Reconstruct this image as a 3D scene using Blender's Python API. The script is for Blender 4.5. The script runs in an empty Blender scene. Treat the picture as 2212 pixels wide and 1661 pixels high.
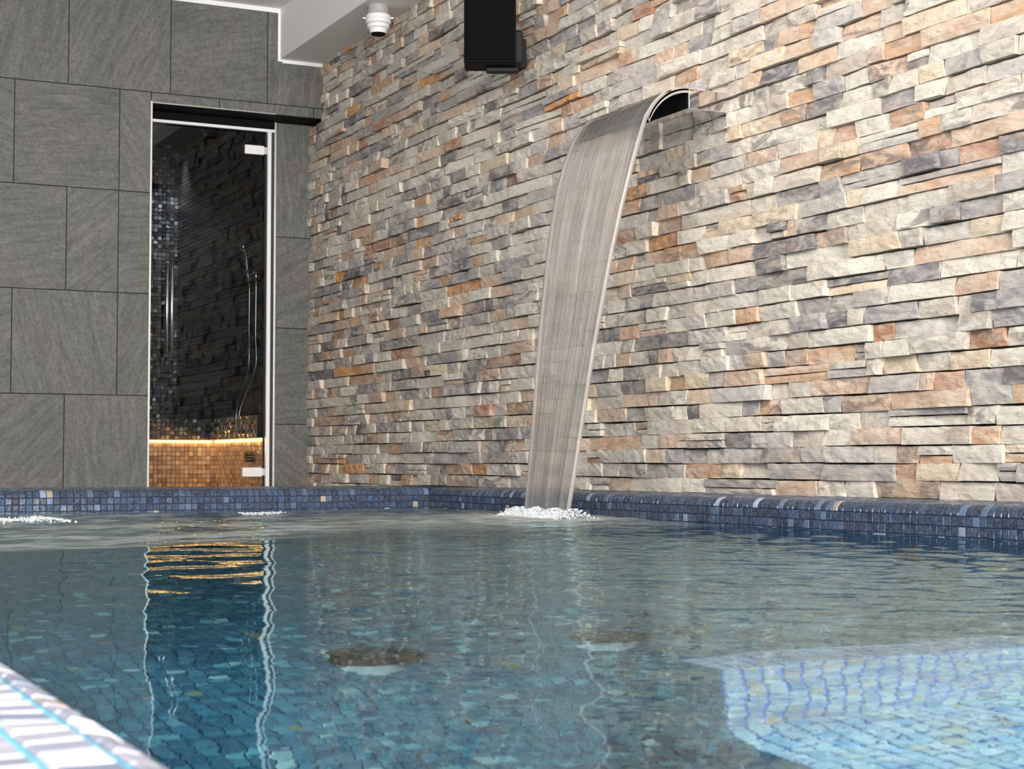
import bpy, math, random
import numpy as np
from mathutils import Vector, Matrix, noise

SC = bpy.context.scene
COL = SC.collection
rng = random.Random(7)
nrng = np.random.default_rng(11)

# ------------------------------------------------------------------ camera
CAMZ = 0.20                      # eye height over the still water (water is z = 0)
YAW, PITCH, FPX = math.radians(26.185), math.radians(2.731), 3625.7
W, H = 2212.0, 1661.0
cam = bpy.data.cameras.new('camera')
cam.sensor_fit = 'HORIZONTAL'
cam.sensor_width = 36.0
cam.lens = 36.0 * FPX / W
cam.clip_start = 0.02
cam.dof.use_dof = True
cam.dof.focus_distance = 6.5
cam.dof.aperture_fstop = 22.0
camo = bpy.data.objects.new('camera', cam)
COL.objects.link(camo)
camo.location = (0, 0, CAMZ)
camo.rotation_euler = (math.pi / 2 + PITCH, 0, -YAW)
SC.camera = camo

# ------------------------------------------------------------------ exposure, world, lights
SC.view_settings.view_transform = 'Standard'
SC.view_settings.look = 'None'
SC.view_settings.gamma = 1.0
SC.view_settings.exposure = 0.0
SC.view_settings.use_curve_mapping = False
SC.cycles.max_bounces = 10
SC.cycles.transmission_bounces = 10
SC.cycles.sample_clamp_indirect = 3.0

world = bpy.data.worlds.new('daylight')
SC.world = world
world.use_nodes = True
bg = world.node_tree.nodes['Background']
bg.inputs[0].default_value = (0.93, 0.96, 1.0, 1)
bg.inputs[1].default_value = 1.02


def area(name, loc, target, sx, sy, power, col):
    l = bpy.data.lights.new(name, 'AREA')
    l.shape = 'RECTANGLE'
    l.size, l.size_y, l.energy, l.color = sx, sy, power, col
    o = bpy.data.objects.new(name, l)
    COL.objects.link(o)
    o.location = loc
    d = Vector(target) - Vector(loc)
    o.rotation_euler = d.to_track_quat('-Z', 'Y').to_euler()
    return o


# daylight through the glazed near end of the pool hall, and the hall's ceiling wash
area('window_light', (0.6, -6.5, 1.9), (2.6, 6.0, 1.0), 5.0, 2.6, 1680, (1.0, 0.97, 0.93))
area('ceiling_wash', (1.7, 4.3, 2.9), (3.4, 5.2, 0.8), 0.6, 3.6, 100, (1.0, 0.945, 0.905))
# unseen fill lights added underwater: one over the seat, spots along the deep floor
area('seat_fill', (2.1, -0.35, -0.16), (2.1, 0.95, -0.66), 0.9, 0.2, 90, (0.86, 0.97, 1.0))


ZST = CAMZ + 2.37


def spot(loc, target, power, ang, col):
    l = bpy.data.lights.new('unseen_spot', 'SPOT')
    l.energy, l.color, l.spot_size, l.spot_blend, l.shadow_soft_size = power, col, math.radians(ang), 0.9, 0.06
    o = bpy.data.objects.new('unseen_spot', l)
    COL.objects.link(o)
    o.location = loc
    o.rotation_euler = (Vector(target) - Vector(loc)).to_track_quat('-Z', 'Y').to_euler()


spot((0.24, 1.86, -0.45), (1.45, 2.95, -1.1), 45, 70, (0.82, 0.96, 1.0))  # unseen underwater fill added for the deep floor
spot((3.17, 12.10, ZST), (3.20, 12.22, 0.5), 50, 70, (1.0, 0.96, 0.93))   # downlight in the steam room's corner
spot((0.24, 2.2, -0.40), (2.0, 3.8, -1.1), 24, 90, (0.78, 0.95, 1.0))  # unseen underwater fill added for the farther floor
spot((0.24, 1.15, -0.92), (1.28, 2.68, -1.03), 110, 34, (1.0, 0.98, 0.92))   # low unseen beam added to brighten the drain flanges

# ------------------------------------------------------------------ key dimensions
XS = 3.49            # mean face of the stone cladding
DB = 9.782           # face of the slate wall
DD = 10.0            # glass door plane
XL, XR = 0.176, 3.09  # inner faces of the left and right copings
YB, YN = 7.15, -0.6  # inner face of the back coping, near end of the pool
CT = 0.09            # coping top
PITCH_T = 0.028      # mosaic pitch
DEEP = -1.1


# ------------------------------------------------------------------ helpers
def setp(o, label=None, cat=None, kind=None, group=None):
    if label: o['label'] = label
    if cat: o['category'] = cat
    if kind: o['kind'] = kind
    if group: o['group'] = group
    return o


def empty(name, loc):
    o = bpy.data.objects.new(name, None)
    o.empty_display_size = 0.05
    COL.objects.link(o)
    o.location = loc
    return o


def pose(o, parent, loc):
    """World-space location for an unrotated parent chain."""
    if parent is not None:
        o.parent = parent
        p, off = parent, Vector((0, 0, 0))
        while p is not None:
            off = off + Vector(p.location)
            p = p.parent
        o.location = Vector(loc) - off
    else:
        o.location = loc


def mobj(name, verts, faces, mat, parent=None, loc=(0, 0, 0), smooth=False, cols=None):
    """verts in world space; the object's origin is put at loc."""
    me = bpy.data.meshes.new(name)
    l = Vector(loc)
    me.from_pydata([(v[0] - l.x, v[1] - l.y, v[2] - l.z) for v in verts], [], faces)
    if mat is not None:
        me.materials.append(mat)
    if cols is not None:
        a = me.attributes.new('tone', 'FLOAT_COLOR', 'POINT')
        a.data.foreach_set('color', np.asarray(cols, dtype=np.float32).reshape(-1))
    if smooth:
        me.polygons.foreach_set('use_smooth', [True] * len(me.polygons))
    me.update()
    o = bpy.data.objects.new(name, me)
    COL.objects.link(o)
    pose(o, parent, loc)
    return o


class MB:
    def __init__(self):
        self.v, self.f, self.c = [], [], []

    def add(self, v, f, c=None):
        n = len(self.v)
        self.v += [tuple(p) for p in v]
        self.f += [tuple(i + n for i in q) for q in f]
        if c is not None:
            self.c += [c] * len(v)
        return self

    def box(self, a, b, bev=0.0, c=None):
        (x0, y0, z0), (x1, y1, z1) = a, b
        if bev <= 0:
            v = [(x0, y0, z0), (x1, y0, z0), (x1, y1, z0), (x0, y1, z0), (x0, y0, z1), (x1, y0, z1), (x1, y1, z1), (x0, y1, z1)]
            f = [(0, 3, 2, 1), (4, 5, 6, 7), (0, 1, 5, 4), (1, 2, 6, 5), (2, 3, 7, 6), (3, 0, 4, 7)]
            return self.add(v, f, c)
        import bmesh
        bm = bmesh.new()
        bmesh.ops.create_cube(bm, size=1.0)
        for q in bm.verts:
            q.co = Vector(((x0 + x1) / 2 + q.co.x * (x1 - x0), (y0 + y1) / 2 + q.co.y * (y1 - y0), (z0 + z1) / 2 + q.co.z * (z1 - z0)))
        bmesh.ops.bevel(bm, geom=bm.edges[:], offset=bev, segments=2, profile=0.5, affect='EDGES')
        bm.verts.index_update()
        self.add([q.co[:] for q in bm.verts], [[q.index for q in p.verts] for p in bm.faces], c)
        bm.free()
        return self

    def tube(self, pts, r, n=10, cap=True):
        pts = [Vector(p) for p in pts]
        rs = r if isinstance(r, (list, tuple)) else [r] * len(pts)
        rings = []
        up = None
        for i, p in enumerate(pts):
            t = (pts[min(i + 1, len(pts) - 1)] - pts[max(i - 1, 0)]).normalized()
            if up is None:
                up = Vector((0, 0, 1)) if abs(t.z) < 0.9 else Vector((1, 0, 0))
            s = t.cross(up).normalized()
            up = s.cross(t).normalized()
            rings.append([p + (s * math.cos(2 * math.pi * k / n) + up * math.sin(2 * math.pi * k / n)) * rs[i] for k in range(n)])
        v = [q for ring in rings for q in ring]
        f = [(i * n + k, i * n + (k + 1) % n, (i + 1) * n + (k + 1) % n, (i + 1) * n + k) for i in range(len(pts) - 1) for k in range(n)]
        if cap:
            f.append(tuple(range(n))[::-1])
            f.append(tuple((len(pts) - 1) * n + k for k in range(n)))
        return self.add(v, f)

    def lathe(self, cx, cy, prof, n=40):
        v = [(cx + r * math.cos(2 * math.pi * k / n), cy + r * math.sin(2 * math.pi * k / n), z) for r, z in prof for k in range(n)]
        f = [(i * n + k, i * n + (k + 1) % n, (i + 1) * n + (k + 1) % n, (i + 1) * n + k) for i in range(len(prof) - 1) for k in range(n)]
        return self.add(v, f)

    def obj(self, name, mat, parent=None, loc=None, smooth=False):
        if loc is None:
            a = np.array(self.v)
            loc = tuple((a.min(0) + a.max(0)) / 2)
        return mobj(name, self.v, self.f, mat, parent, loc, smooth, self.c if len(self.c) == len(self.v) else None)


def srgb(r, g, b):
    f = lambda c: c / 12.92 if c <= 0.04045 else ((c + 0.055) / 1.055) ** 2.4
    return (f(r / 255), f(g / 255), f(b / 255), 1.0)


CR = (math.cos(YAW), -math.sin(YAW), 0.0)
CF = (math.sin(YAW) * math.cos(PITCH), math.cos(YAW) * math.cos(PITCH), math.sin(PITCH))
CU = (-math.sin(YAW) * math.sin(PITCH), -math.cos(YAW) * math.sin(PITCH), math.cos(PITCH))


def proj(p):
    d = (p[0], p[1], p[2] - CAMZ)
    w = sum(a * b for a, b in zip(d, CF))
    if w < 0.05:
        return None
    return (W / 2 + FPX * sum(a * b for a, b in zip(d, CR)) / w, H / 2 - FPX * sum(a * b for a, b in zip(d, CU)) / w)


def shown(quad):
    """How many photo pixels a quad covers (0 when its middle lies outside the frame): ranks pieces by how large they show."""
    q = [proj(p) for p in quad]
    if any(p is None for p in q):
        return 0.0
    cx, cy = sum(p[0] for p in q) / 4, sum(p[1] for p in q) / 4
    if not (-60 < cx < W + 60 and -30 < cy < H + 30):
        return 0.0
    return abs(sum(q[i][0] * q[(i + 1) % 4][1] - q[(i + 1) % 4][0] * q[i][1] for i in range(4))) / 2


# ------------------------------------------------------------------ materials
class N:
    def __init__(self, name):
        self.m = bpy.data.materials.new(name)
        self.m.use_nodes = True
        self.t = self.m.node_tree
        self.t.nodes.clear()
        self.out = self.t.nodes.new('ShaderNodeOutputMaterial')

    def n(self, typ, **kw):
        nd = self.t.nodes.new(typ)
        for k, v in kw.items():
            if k.startswith('i_'):
                nd.inputs[k[2:].replace('_', ' ')].default_value = v
            else:
                setattr(nd, k, v)
        return nd

    def l(self, a, b):
        self.t.links.new(a, b)

    def math(self, op, a, b=None, clamp=False):
        nd = self.n('ShaderNodeMath', operation=op, use_clamp=clamp)
        for i, x in enumerate((a, b)):
            if x is None: continue
            if isinstance(x, (int, float)): nd.inputs[i].default_value = x
            else: self.l(x, nd.inputs[i])
        return nd.outputs[0]

    def mix(self, fac, a, b, blend='MIX'):
        nd = self.n('ShaderNodeMix', data_type='RGBA', blend_type=blend)
        for s, x in ((nd.inputs[0], fac), (nd.inputs[6], a), (nd.inputs[7], b)):
            if isinstance(x, (int, float)): s.default_value = x
            elif isinstance(x, tuple): s.default_value = x
            else: self.l(x, s)
        return nd.outputs[2]

    def noise(self, vec, scale, detail=3.0, rough=0.55, dist=0.0):
        nd = self.n('ShaderNodeTexNoise')
        nd.inputs['Scale'].default_value = scale
        nd.inputs['Detail'].default_value = detail
        nd.inputs['Roughness'].default_value = rough
        nd.inputs['Distortion'].default_value = dist
        if vec is not None: self.l(vec, nd.inputs['Vector'])
        return nd.outputs['Fac']

    def ramp(self, fac, stops):
        nd = self.n('ShaderNodeValToRGB')
        e = nd.color_ramp.elements
        while len(e) < len(stops): e.new(0.5)
        for q, (p, c) in zip(e, stops):
            q.position = p
            q.color = c if isinstance(c, tuple) else (c, c, c, 1)
        self.l(fac, nd.inputs[0])
        return nd.outputs[0]

    def bump(self, h, strength, dist=0.01, normal=None):
        nd = self.n('ShaderNodeBump')
        nd.inputs['Strength'].default_value = strength
        nd.inputs['Distance'].default_value = dist
        self.l(h, nd.inputs['Height'])
        if normal is not None: self.l(normal, nd.inputs['Normal'])
        return nd.outputs[0]

    def bsdf(self, color=None, rough=0.5, metal=0.0, spec=0.5, normal=None, **kw):
        nd = self.n('ShaderNodeBsdfPrincipled')
        for k, v in (('Base Color', color), ('Roughness', rough), ('Metallic', metal), ('Specular IOR Level', spec)):
            if v is None: continue
            if isinstance(v, (int, float, tuple)): nd.inputs[k].default_value = v
            else: self.l(v, nd.inputs[k])
        for k, v in kw.items():
            nd.inputs[k].default_value = v
        if normal is not None: self.l(normal, nd.inputs['Normal'])
        return nd.outputs[0]

    def done(self, shader):
        self.l(shader, self.out.inputs[0])
        return self.m


def plain(name, col, rough=0.5, metal=0.0, spec=0.5, **kw):
    k = N(name)
    return k.done(k.bsdf(col, rough, metal, spec, **kw))


def m_stone():
    k = N('split_stone')
    pos = k.n('ShaderNodeNewGeometry').outputs['Position']
    tone = k.n('ShaderNodeAttribute', attribute_name='tone')
    sh = k.n('ShaderNodeVectorMath', operation='SCALE')     # each stone reads its own patch of the grain
    k.l(tone.outputs['Color'], sh.inputs[0])
    sh.inputs[3].default_value = 61.0
    own = k.n('ShaderNodeVectorMath', operation='ADD')
    k.l(pos, own.inputs[0])
    k.l(sh.outputs[0], own.inputs[1])
    own = own.outputs[0]
    mp = k.n('ShaderNodeMapping')
    mp.inputs['Scale'].default_value = (1.0, 0.5, 1.5)
    mp.inputs['Rotation'].default_value = (0.35, 0, 0)
    k.l(own, mp.inputs['Vector'])
    a = k.noise(mp.outputs[0], 15, 5, 0.66, 0.8)
    b = k.noise(own, 60, 4, 0.6)
    c = k.noise(mp.outputs[0], 8, 3, 0.5, 1.2)
    d = k.noise(mp.outputs[0], 11, 4, 0.62, 1.5)
    base = tone.outputs['Color']
    col = k.mix(k.ramp(a, [(0.38, 0.0), (0.60, 1.0)]), base, k.mix(0.45, base, srgb(228, 219, 202)))
    col = k.mix(k.ramp(c, [(0.52, 0.0), (0.66, 0.5)]), col, k.mix(0.5, col, srgb(192, 150, 120)))
    blot = k.math('MULTIPLY', k.ramp(d, [(0.46, 0.0), (0.58, 1.0)]), tone.outputs['Alpha'])
    col = k.mix(blot, col, k.mix(0.75, col, srgb(104, 98, 100)))
    col = k.mix(k.ramp(b, [(0.33, 0.5), (0.45, 0.0)]), col, k.mix(0.55, col, srgb(90, 80, 74)))
    h = k.math('ADD', k.noise(mp.outputs[0], 40, 6, 0.62, 0.3), k.math('MULTIPLY', a, 0.9))
    nrm = k.bump(h, 0.5, 0.012)
    return k.done(k.bsdf(col, 0.82, 0, 0.3, nrm))


def m_slate():
    k = N('slate_tile')
    tc = k.n('ShaderNodeTexCoord').outputs['Object']
    info = k.n('ShaderNodeObjectInfo')
    rv = info.outputs['Random']
    rot = k.n('ShaderNodeVectorRotate', rotation_type='Y_AXIS')
    k.l(tc, rot.inputs['Vector'])
    k.l(k.math('MULTIPLY', rv, 6.28), rot.inputs['Angle'])
    off = k.n('ShaderNodeVectorMath', operation='ADD')
    comb = k.n('ShaderNodeCombineXYZ')
    k.l(k.math('MULTIPLY', rv, 37.0), comb.inputs[0])
    k.l(k.math('MULTIPLY', rv, 91.0), comb.inputs[2])
    k.l(rot.outputs[0], off.inputs[0])
    k.l(comb.outputs[0], off.inputs[1])
    st = k.n('ShaderNodeMapping')
    st.inputs['Scale'].default_value = (1.2, 6.0, 9.0)
    k.l(off.outputs[0], st.inputs['Vector'])
    vein = k.noise(st.outputs[0], 3.2, 6, 0.66, 0.9)
    big = k.noise(off.outputs[0], 3.0, 3, 0.5)
    fine = k.noise(off.outputs[0], 60, 3, 0.65)
    base = k.mix(k.ramp(big, [(0.40, 0.0), (0.62, 1.0)]), srgb(88, 93, 89), srgb(103, 98, 94))
    base = k.mix(k.math('MULTIPLY', rv, 0.3), base, srgb(114, 112, 107))
    col = k.mix(k.ramp(vein, [(0.30, 0.0), (0.72, 1.0)]), k.mix(0.30, base, (0.02, 0.02, 0.02, 1)), k.mix(0.22, base, srgb(176, 172, 166)))
    col = k.mix(k.ramp(fine, [(0.36, 0.45), (0.55, 0.0)]), col, srgb(62, 63, 61))
    nrm = k.bump(k.math('ADD', k.math('MULTIPLY', vein, 1.3), k.math('MULTIPLY', fine, 0.5)), 0.55, 0.006)
    return k.done(k.bsdf(col, 0.55, 0, 0.4, nrm))


def m_mosaic(name, rough=0.16, spec=0.6):
    k = N(name)
    pos = k.n('ShaderNodeNewGeometry').outputs['Position']
    tone = k.n('ShaderNodeAttribute', attribute_name='tone')
    a = k.noise(pos, 130, 3, 0.6, 0.6)
    col = k.mix(k.ramp(a, [(0.35, 0.0), (0.68, 0.5)]), tone.outputs['Color'], k.mix(0.22, tone.outputs['Color'], (0.75, 0.8, 0.85, 1)))
    nrm = k.bump(k.noise(pos, 70, 2), 0.25, 0.003)
    return k.done(k.bsdf(col, rough, 0, spec, nrm))


def m_water():
    k = N('pool_water')
    pos = k.n('ShaderNodeNewGeometry').outputs['Position']
    foam = k.n('ShaderNodeAttribute', attribute_name='foam')
    rip = k.n('ShaderNodeAttribute', attribute_name='chop')
    mp = k.n('ShaderNodeMapping')
    mp.inputs['Scale'].default_value = (1.0, 1.0, 1.0)
    k.l(pos, mp.inputs['Vector'])
    h = k.math('MULTIPLY', k.noise(mp.outputs[0], 26, 2, 0.5), k.math('ADD', k.math('MULTIPLY', rip.outputs['Fac'], 1.0), 0.0))
    nrm = k.bump(h, 1.0, 0.006)
    refr = k.n('ShaderNodeBsdfGlass')
    refr.inputs['IOR'].default_value = 1.333
    refr.inputs['Roughness'].default_value = 0.0
    refr.inputs['Color'].default_value = (0.68, 0.88, 0.92, 1)
    k.l(nrm, refr.inputs['Normal'])
    white = k.bsdf(srgb(176, 182, 176), 0.5, 0, 0.4)
    mx = k.n('ShaderNodeMixShader')
    k.l(foam.outputs['Fac'], mx.inputs[0])
    k.l(refr.outputs[0], mx.inputs[1])
    k.l(white, mx.inputs[2])
    return k.done(mx.outputs[0])


def m_sheet():
    k = N('falling_water')
    uv = k.n('ShaderNodeAttribute', attribute_name='flow')
    mp = k.n('ShaderNodeMapping')
    mp.inputs['Scale'].default_value = (46.0, 1.6, 1.0)
    k.l(uv.outputs['Vector'], mp.inputs['Vector'])
    st = k.noise(mp.outputs[0], 1.0, 4, 0.6)
    mp2 = k.n('ShaderNodeMapping')
    mp2.inputs['Scale'].default_value = (2.0, 13.0, 1.0)
    k.l(uv.outputs['Vector'], mp2.inputs['Vector'])
    nrm = k.bump(st, 0.7, 0.012)
    sep = k.n('ShaderNodeSeparateXYZ')
    k.l(uv.outputs['Vector'], sep.inputs[0])
    env = k.ramp(k.math('DIVIDE', sep.outputs[1], 3.0), [(0.0, 0.12), (0.07, 0.25), (0.13, 1.0), (0.40, 0.85), (0.80, 0.42), (1.0, 0.5)])
    refr = k.n('ShaderNodeBsdfRefraction')
    refr.inputs['IOR'].default_value = 1.10
    refr.inputs['Roughness'].default_value = 0.05
    refr.inputs['Color'].default_value = (0.985, 0.98, 0.975, 1)
    k.l(nrm, refr.inputs['Normal'])
    gl = k.n('ShaderNodeBsdfGlossy')
    gl.inputs['Roughness'].default_value = 0.15
    k.l(nrm, gl.inputs['Normal'])
    tr = k.n('ShaderNodeBsdfTransparent')
    df = k.n('ShaderNodeBsdfDiffuse')
    df.inputs['Color'].default_value = srgb(236, 230, 224)
    tl = k.n('ShaderNodeBsdfTranslucent')
    tl.inputs['Color'].default_value = srgb(236, 230, 224)
    w = k.n('ShaderNodeMixShader'); w.inputs[0].default_value = 0.4
    k.l(df.outputs[0], w.inputs[1]); k.l(tl.outputs[0], w.inputs[2])
    a = k.n('ShaderNodeMixShader'); a.inputs[0].default_value = 0.45
    k.l(refr.outputs[0], a.inputs[1]); k.l(tr.outputs[0], a.inputs[2])
    b = k.n('ShaderNodeMixShader')
    edge = k.math('MULTIPLY', k.math('GREATER_THAN', k.math('ABSOLUTE', k.math('SUBTRACT', sep.outputs[0], 0.5)), 0.489), 0.45)
    k.l(k.math('MAXIMUM', edge, k.math('MULTIPLY', k.ramp(st, [(0.38, 0.15), (0.70, 0.56)]), env)), b.inputs[0])
    k.l(a.outputs[0], b.inputs[1]); k.l(w.outputs[0], b.inputs[2])
    c = k.n('ShaderNodeMixShader'); c.inputs[0].default_value = 0.03
    k.l(b.outputs[0], c.inputs[1]); k.l(gl.outputs[0], c.inputs[2])
    return k.done(c.outputs[0])


def m_glass(name, tint):
    k = N(name)
    g = k.n('ShaderNodeBsdfGlass')
    g.inputs['IOR'].default_value = 1.45
    g.inputs['Color'].default_value = tint
    return k.done(g.outputs[0])


def m_emit(name, col, s):
    k = N(name)
    e = k.n('ShaderNodeEmission')
    e.inputs[0].default_value = col
    e.inputs[1].default_value = s
    return k.done(e.outputs[0])


def m_plaster(name, col):
    k = N(name)
    pos = k.n('ShaderNodeNewGeometry').outputs['Position']
    nrm = k.bump(k.noise(pos, 60, 3), 0.08, 0.002)
    return k.done(k.bsdf(col, 0.55, 0, 0.3, nrm))


MAT = dict(
    stone=m_stone(), slate=m_slate(), water=m_water(), sheet=m_sheet(),
    mosaic=m_mosaic('pool_mosaic', 0.22, 0.35), deep_mosaic=m_mosaic('floor_mosaic', 0.3, 0.4), steam_mosaic=m_mosaic('steam_mosaic', 0.10, 0.7),
    mortar=plain('mortar', srgb(78, 70, 64), 0.95), grout=plain('dark_grout', srgb(58, 56, 54), 0.9),
    blue_grout=plain('blue_grout', srgb(24, 44, 84), 0.8), cyan_grout=plain('pale_blue_grout', srgb(120, 212, 240), 0.8), vivid_grout=plain('vivid_blue_grout', srgb(36, 96, 190), 0.8), floor_grout=plain('teal_grout', srgb(24, 58, 84), 0.8),
    black_grout=plain('black_grout', srgb(16, 16, 18), 0.8),
    paint=m_plaster('painted_plaster', srgb(240, 234, 230)), white=m_plaster('white_trim', srgb(240, 240, 238)),
    steel=plain('polished_steel', (0.80, 0.79, 0.78, 1), 0.07, 1.0), brushed=plain('brushed_aluminium', (0.86, 0.86, 0.87, 1), 0.32, 1.0), dull=plain('anodised_edge', (0.50, 0.48, 0.46, 1), 0.45, 1.0),
    satin=plain('satin_white_metal', srgb(240, 240, 242), 0.35, 0.0), chrome=plain('chrome', (0.9, 0.9, 0.9, 1), 0.06, 1.0),
    black=plain('black_plastic', (0.0012, 0.0012, 0.0016, 1), 0.7, 0, 0.15), grille=plain('black_grille', (0.001, 0.001, 0.0013, 1), 0.8, 0, 0.1), rubber=plain('dark_rubber', srgb(16, 16, 18), 0.7),
    plastic=plain('white_plastic', srgb(238, 236, 234), 0.35), grey_plastic=plain('grey_plastic', srgb(170, 168, 166), 0.45),
    bronze=plain('dark_bronze', (0.003, 0.0028, 0.0026, 1), 0.7, 0, 0.2), glass=m_glass('tinted_door_glass', (0.80, 0.83, 0.84, 1)),
    led=m_emit('amber_light_strip', (1.0, 0.47, 0.14, 1), 420.0), foam=plain('foam', srgb(208, 212, 214), 0.6, 0.0, 0.3),
    tiled_floor=m_slate(),
)

# ------------------------------------------------------------------ ceiling, bulkhead, white trims
ZC, ZBK = CAMZ + 2.796, CAMZ + 2.483
XBK = 3.22
ceil = MB().box((-3.2, -2.6, ZC), (XBK + 0.02, DB + 0.05, ZC + 0.12)).obj('ceiling', MAT['paint'])
setp(ceil, 'pale grey painted flat ceiling above the pool', 'ceiling', 'structure')
bk = MB().box((XBK, -2.6, ZBK), (XS + 0.25, DB + 0.05, ZC + 0.12), 0.004).obj('ceiling', MAT['paint'])
setp(bk, 'dropped pale grey ceiling bulkhead running along the top of the stone wall', 'bulkhead', 'structure')
tw = 0.028
t1 = MB().box((-1.0, DB - 0.012, ZC - tw), (XBK - 0.014, DB, ZC), 0.002).obj('trim_1', MAT['white'])
setp(t1, 'thin white trim between upper ceiling and slate wall', 'trim', 'structure')
t2 = MB().box((XBK - 0.014, DB - 0.012, ZBK - 0.014), (XBK + 0.014, DB, ZC), 0.002).obj('trim_2', MAT['white'])
setp(t2, 'short upright white trim at the step of the bulkhead', 'trim', 'structure')
t3 = MB().box((XBK + 0.014, DB - 0.012, ZBK - 0.022), (XS + 0.05, DB, ZBK + 0.004), 0.002).obj('trim_3', MAT['white'])
setp(t3, 'short white trim under the bulkhead beside the stone corner', 'trim', 'structure')

# ------------------------------------------------------------------ slate wall (with the door niche)
ZA = CAMZ + 2.204     # the first joint below the ceiling
X0 = 1.9435           # a vertical joint
ZLIN = CAMZ + 2.14    # lintel
XO = 2.430            # left edge of the niche
core = MB()
core.box((-1.6, DB + 0.012, -0.1), (XO, DB + 0.30, 3.1))
core.box((XO, DB + 0.012, ZLIN + 0.012), (XS + 0.4, DB + 0.30, 3.1))
core.box((3.275, DD + 0.012, -0.1), (XS + 0.4, DD + 0.25, ZLIN + 0.012))
wb = core.obj('wall_back', MAT['grout'], None, (0, DB, 0))
setp(wb, 'dark grey slate tiled wall with a recessed glass steam room door', 'wall', 'structure')


def slate(x0, x1, z0, z1, y=DB):
    g = 0.0022
    d = rng.uniform(-0.0012, 0.0012)
    MB().box((x0 + g, y + d, z0 + g), (x1 - g, y + 0.016, z1 - g), 0.0016).obj('tile', MAT['slate'], wb)


def course(z0, z1, half, xa, xb, extra=()):
    cuts = [X0 + 0.6 * (c + (0.5 if half else 0)) for c in range(-6, 6)] + list(extra)
    cuts = sorted([xa, xb] + [c for c in cuts if xa + 0.02 < c < xb - 0.02])
    for a, b in zip(cuts, cuts[1:]):
        slate(a, b, z0, z1)


course(ZA, ZA + 0.6, False, -1.5, XS + 0.02)
course(ZLIN, ZA, True, XO, XS + 0.02)
course(ZA - 0.6, ZA, True, -1.5, XO)
course(ZA - 1.2, ZA - 0.6, False, -1.5, XO, (X0 + 0.3,))
course(ZA - 1.8, ZA - 1.2, True, -1.5, XO)
course(ZA - 2.4, ZA - 1.8, False, -1.5, XO)
zs = [-0.1, 0.45, 1.05, 1.62, ZLIN]
for a, b in zip(zs, zs[1:]):
    slate(3.275, XS + 0.02, a, b, DD)
sof = MB().box((XO, DB + 0.016, ZLIN), (XS + 0.02, DD + 0.02, ZLIN + 0.012)).obj('soffit', MAT['black'], wb)
ed = MB()
ed.box((XO - 0.004, DB - 0.004, -0.1), (XO + 0.008, DB + 0.014, ZLIN + 0.012), 0.0015)
ed.obj('edge_trim', MAT['dull'], wb)
MB().box((XO + 0.008, DB - 0.003, ZLIN + 0.001), (3.20, DB + 0.014, ZLIN + 0.007), 0.001).obj('edge_trim', MAT['dull'], wb)
MB().box((3.262, DD - 0.006, -0.1), (3.275, DD + 0.014, ZLIN), 0.0015).obj('edge_trim', MAT['brushed'], wb)

# ------------------------------------------------------------------ glass door with its frame, hinges and pull handle
door = setp(empty('door_1', (2.85, DD, 0.0)), 'frameless tinted glass steam room door with white hinges and bar handle', 'door', 'structure')
ZT = CAMZ + 2.072
MB().box((2.445, DD - 0.004, 0.0), (3.200, DD + 0.004, ZT - 0.012), 0.001).obj('glass_pane', MAT['glass'], door)
fr = MB()
fr.box((2.435, DD - 0.012, ZT), (3.262, DD + 0.02, ZT + 0.018), 0.002)
fr.box((3.214, DD - 0.018, 0.0), (3.238, DD + 0.02, ZT), 0.003)
fr.obj('door_frame', MAT['satin'], door)
MB().box((2.435, DD - 0.004, ZT + 0.018), (3.262, DD + 0.02, ZLIN - 0.001)).obj('header_panel', MAT['black'], door)
MB().box((3.239, DD + 0.0, 0.0), (3.2615, DD + 0.02, ZT), 0.001).obj('seal', MAT['mortar'], door)
MB().box((3.198, DD - 0.003, 0.0), (3.212, DD + 0.003, ZT - 0.012)).obj('seal', MAT['rubber'], door)
for z in (CAMZ + 1.925, CAMZ - 0.074):
    h = MB().box((3.068, DD - 0.016, z), (3.190, DD + 0.016, z + 0.056), 0.002).obj('hinge', MAT['plastic'], door)
    MB().box((3.188, DD - 0.013, z + 0.004), (3.213, DD + 0.013, z + 0.052), 0.003).obj('hinge_knuckle', MAT['brushed'], h)
hd = MB()
hd.tube([(2.577, DD - 0.055, CAMZ + 0.67), (2.577, DD - 0.055, CAMZ + 1.21)], 0.0095, 14)
hb = hd.obj('pull_handle', MAT['brushed'], door, None, True)
for z in (CAMZ + 0.765, CAMZ + 1.118):
    MB().tube([(2.577, DD - 0.055, z), (2.577, DD - 0.003, z)], 0.0075, 12).obj('handle_standoff', MAT['chrome'], hb, None, True)
MB().tube([(2.609, DD - 0.05, CAMZ + 0.672), (2.609, DD - 0.05, CAMZ + 1.235)], 0.0095, 14).obj('pull_handle', MAT['brushed'], door, None, True)

# ------------------------------------------------------------------ mosaic generator


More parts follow.
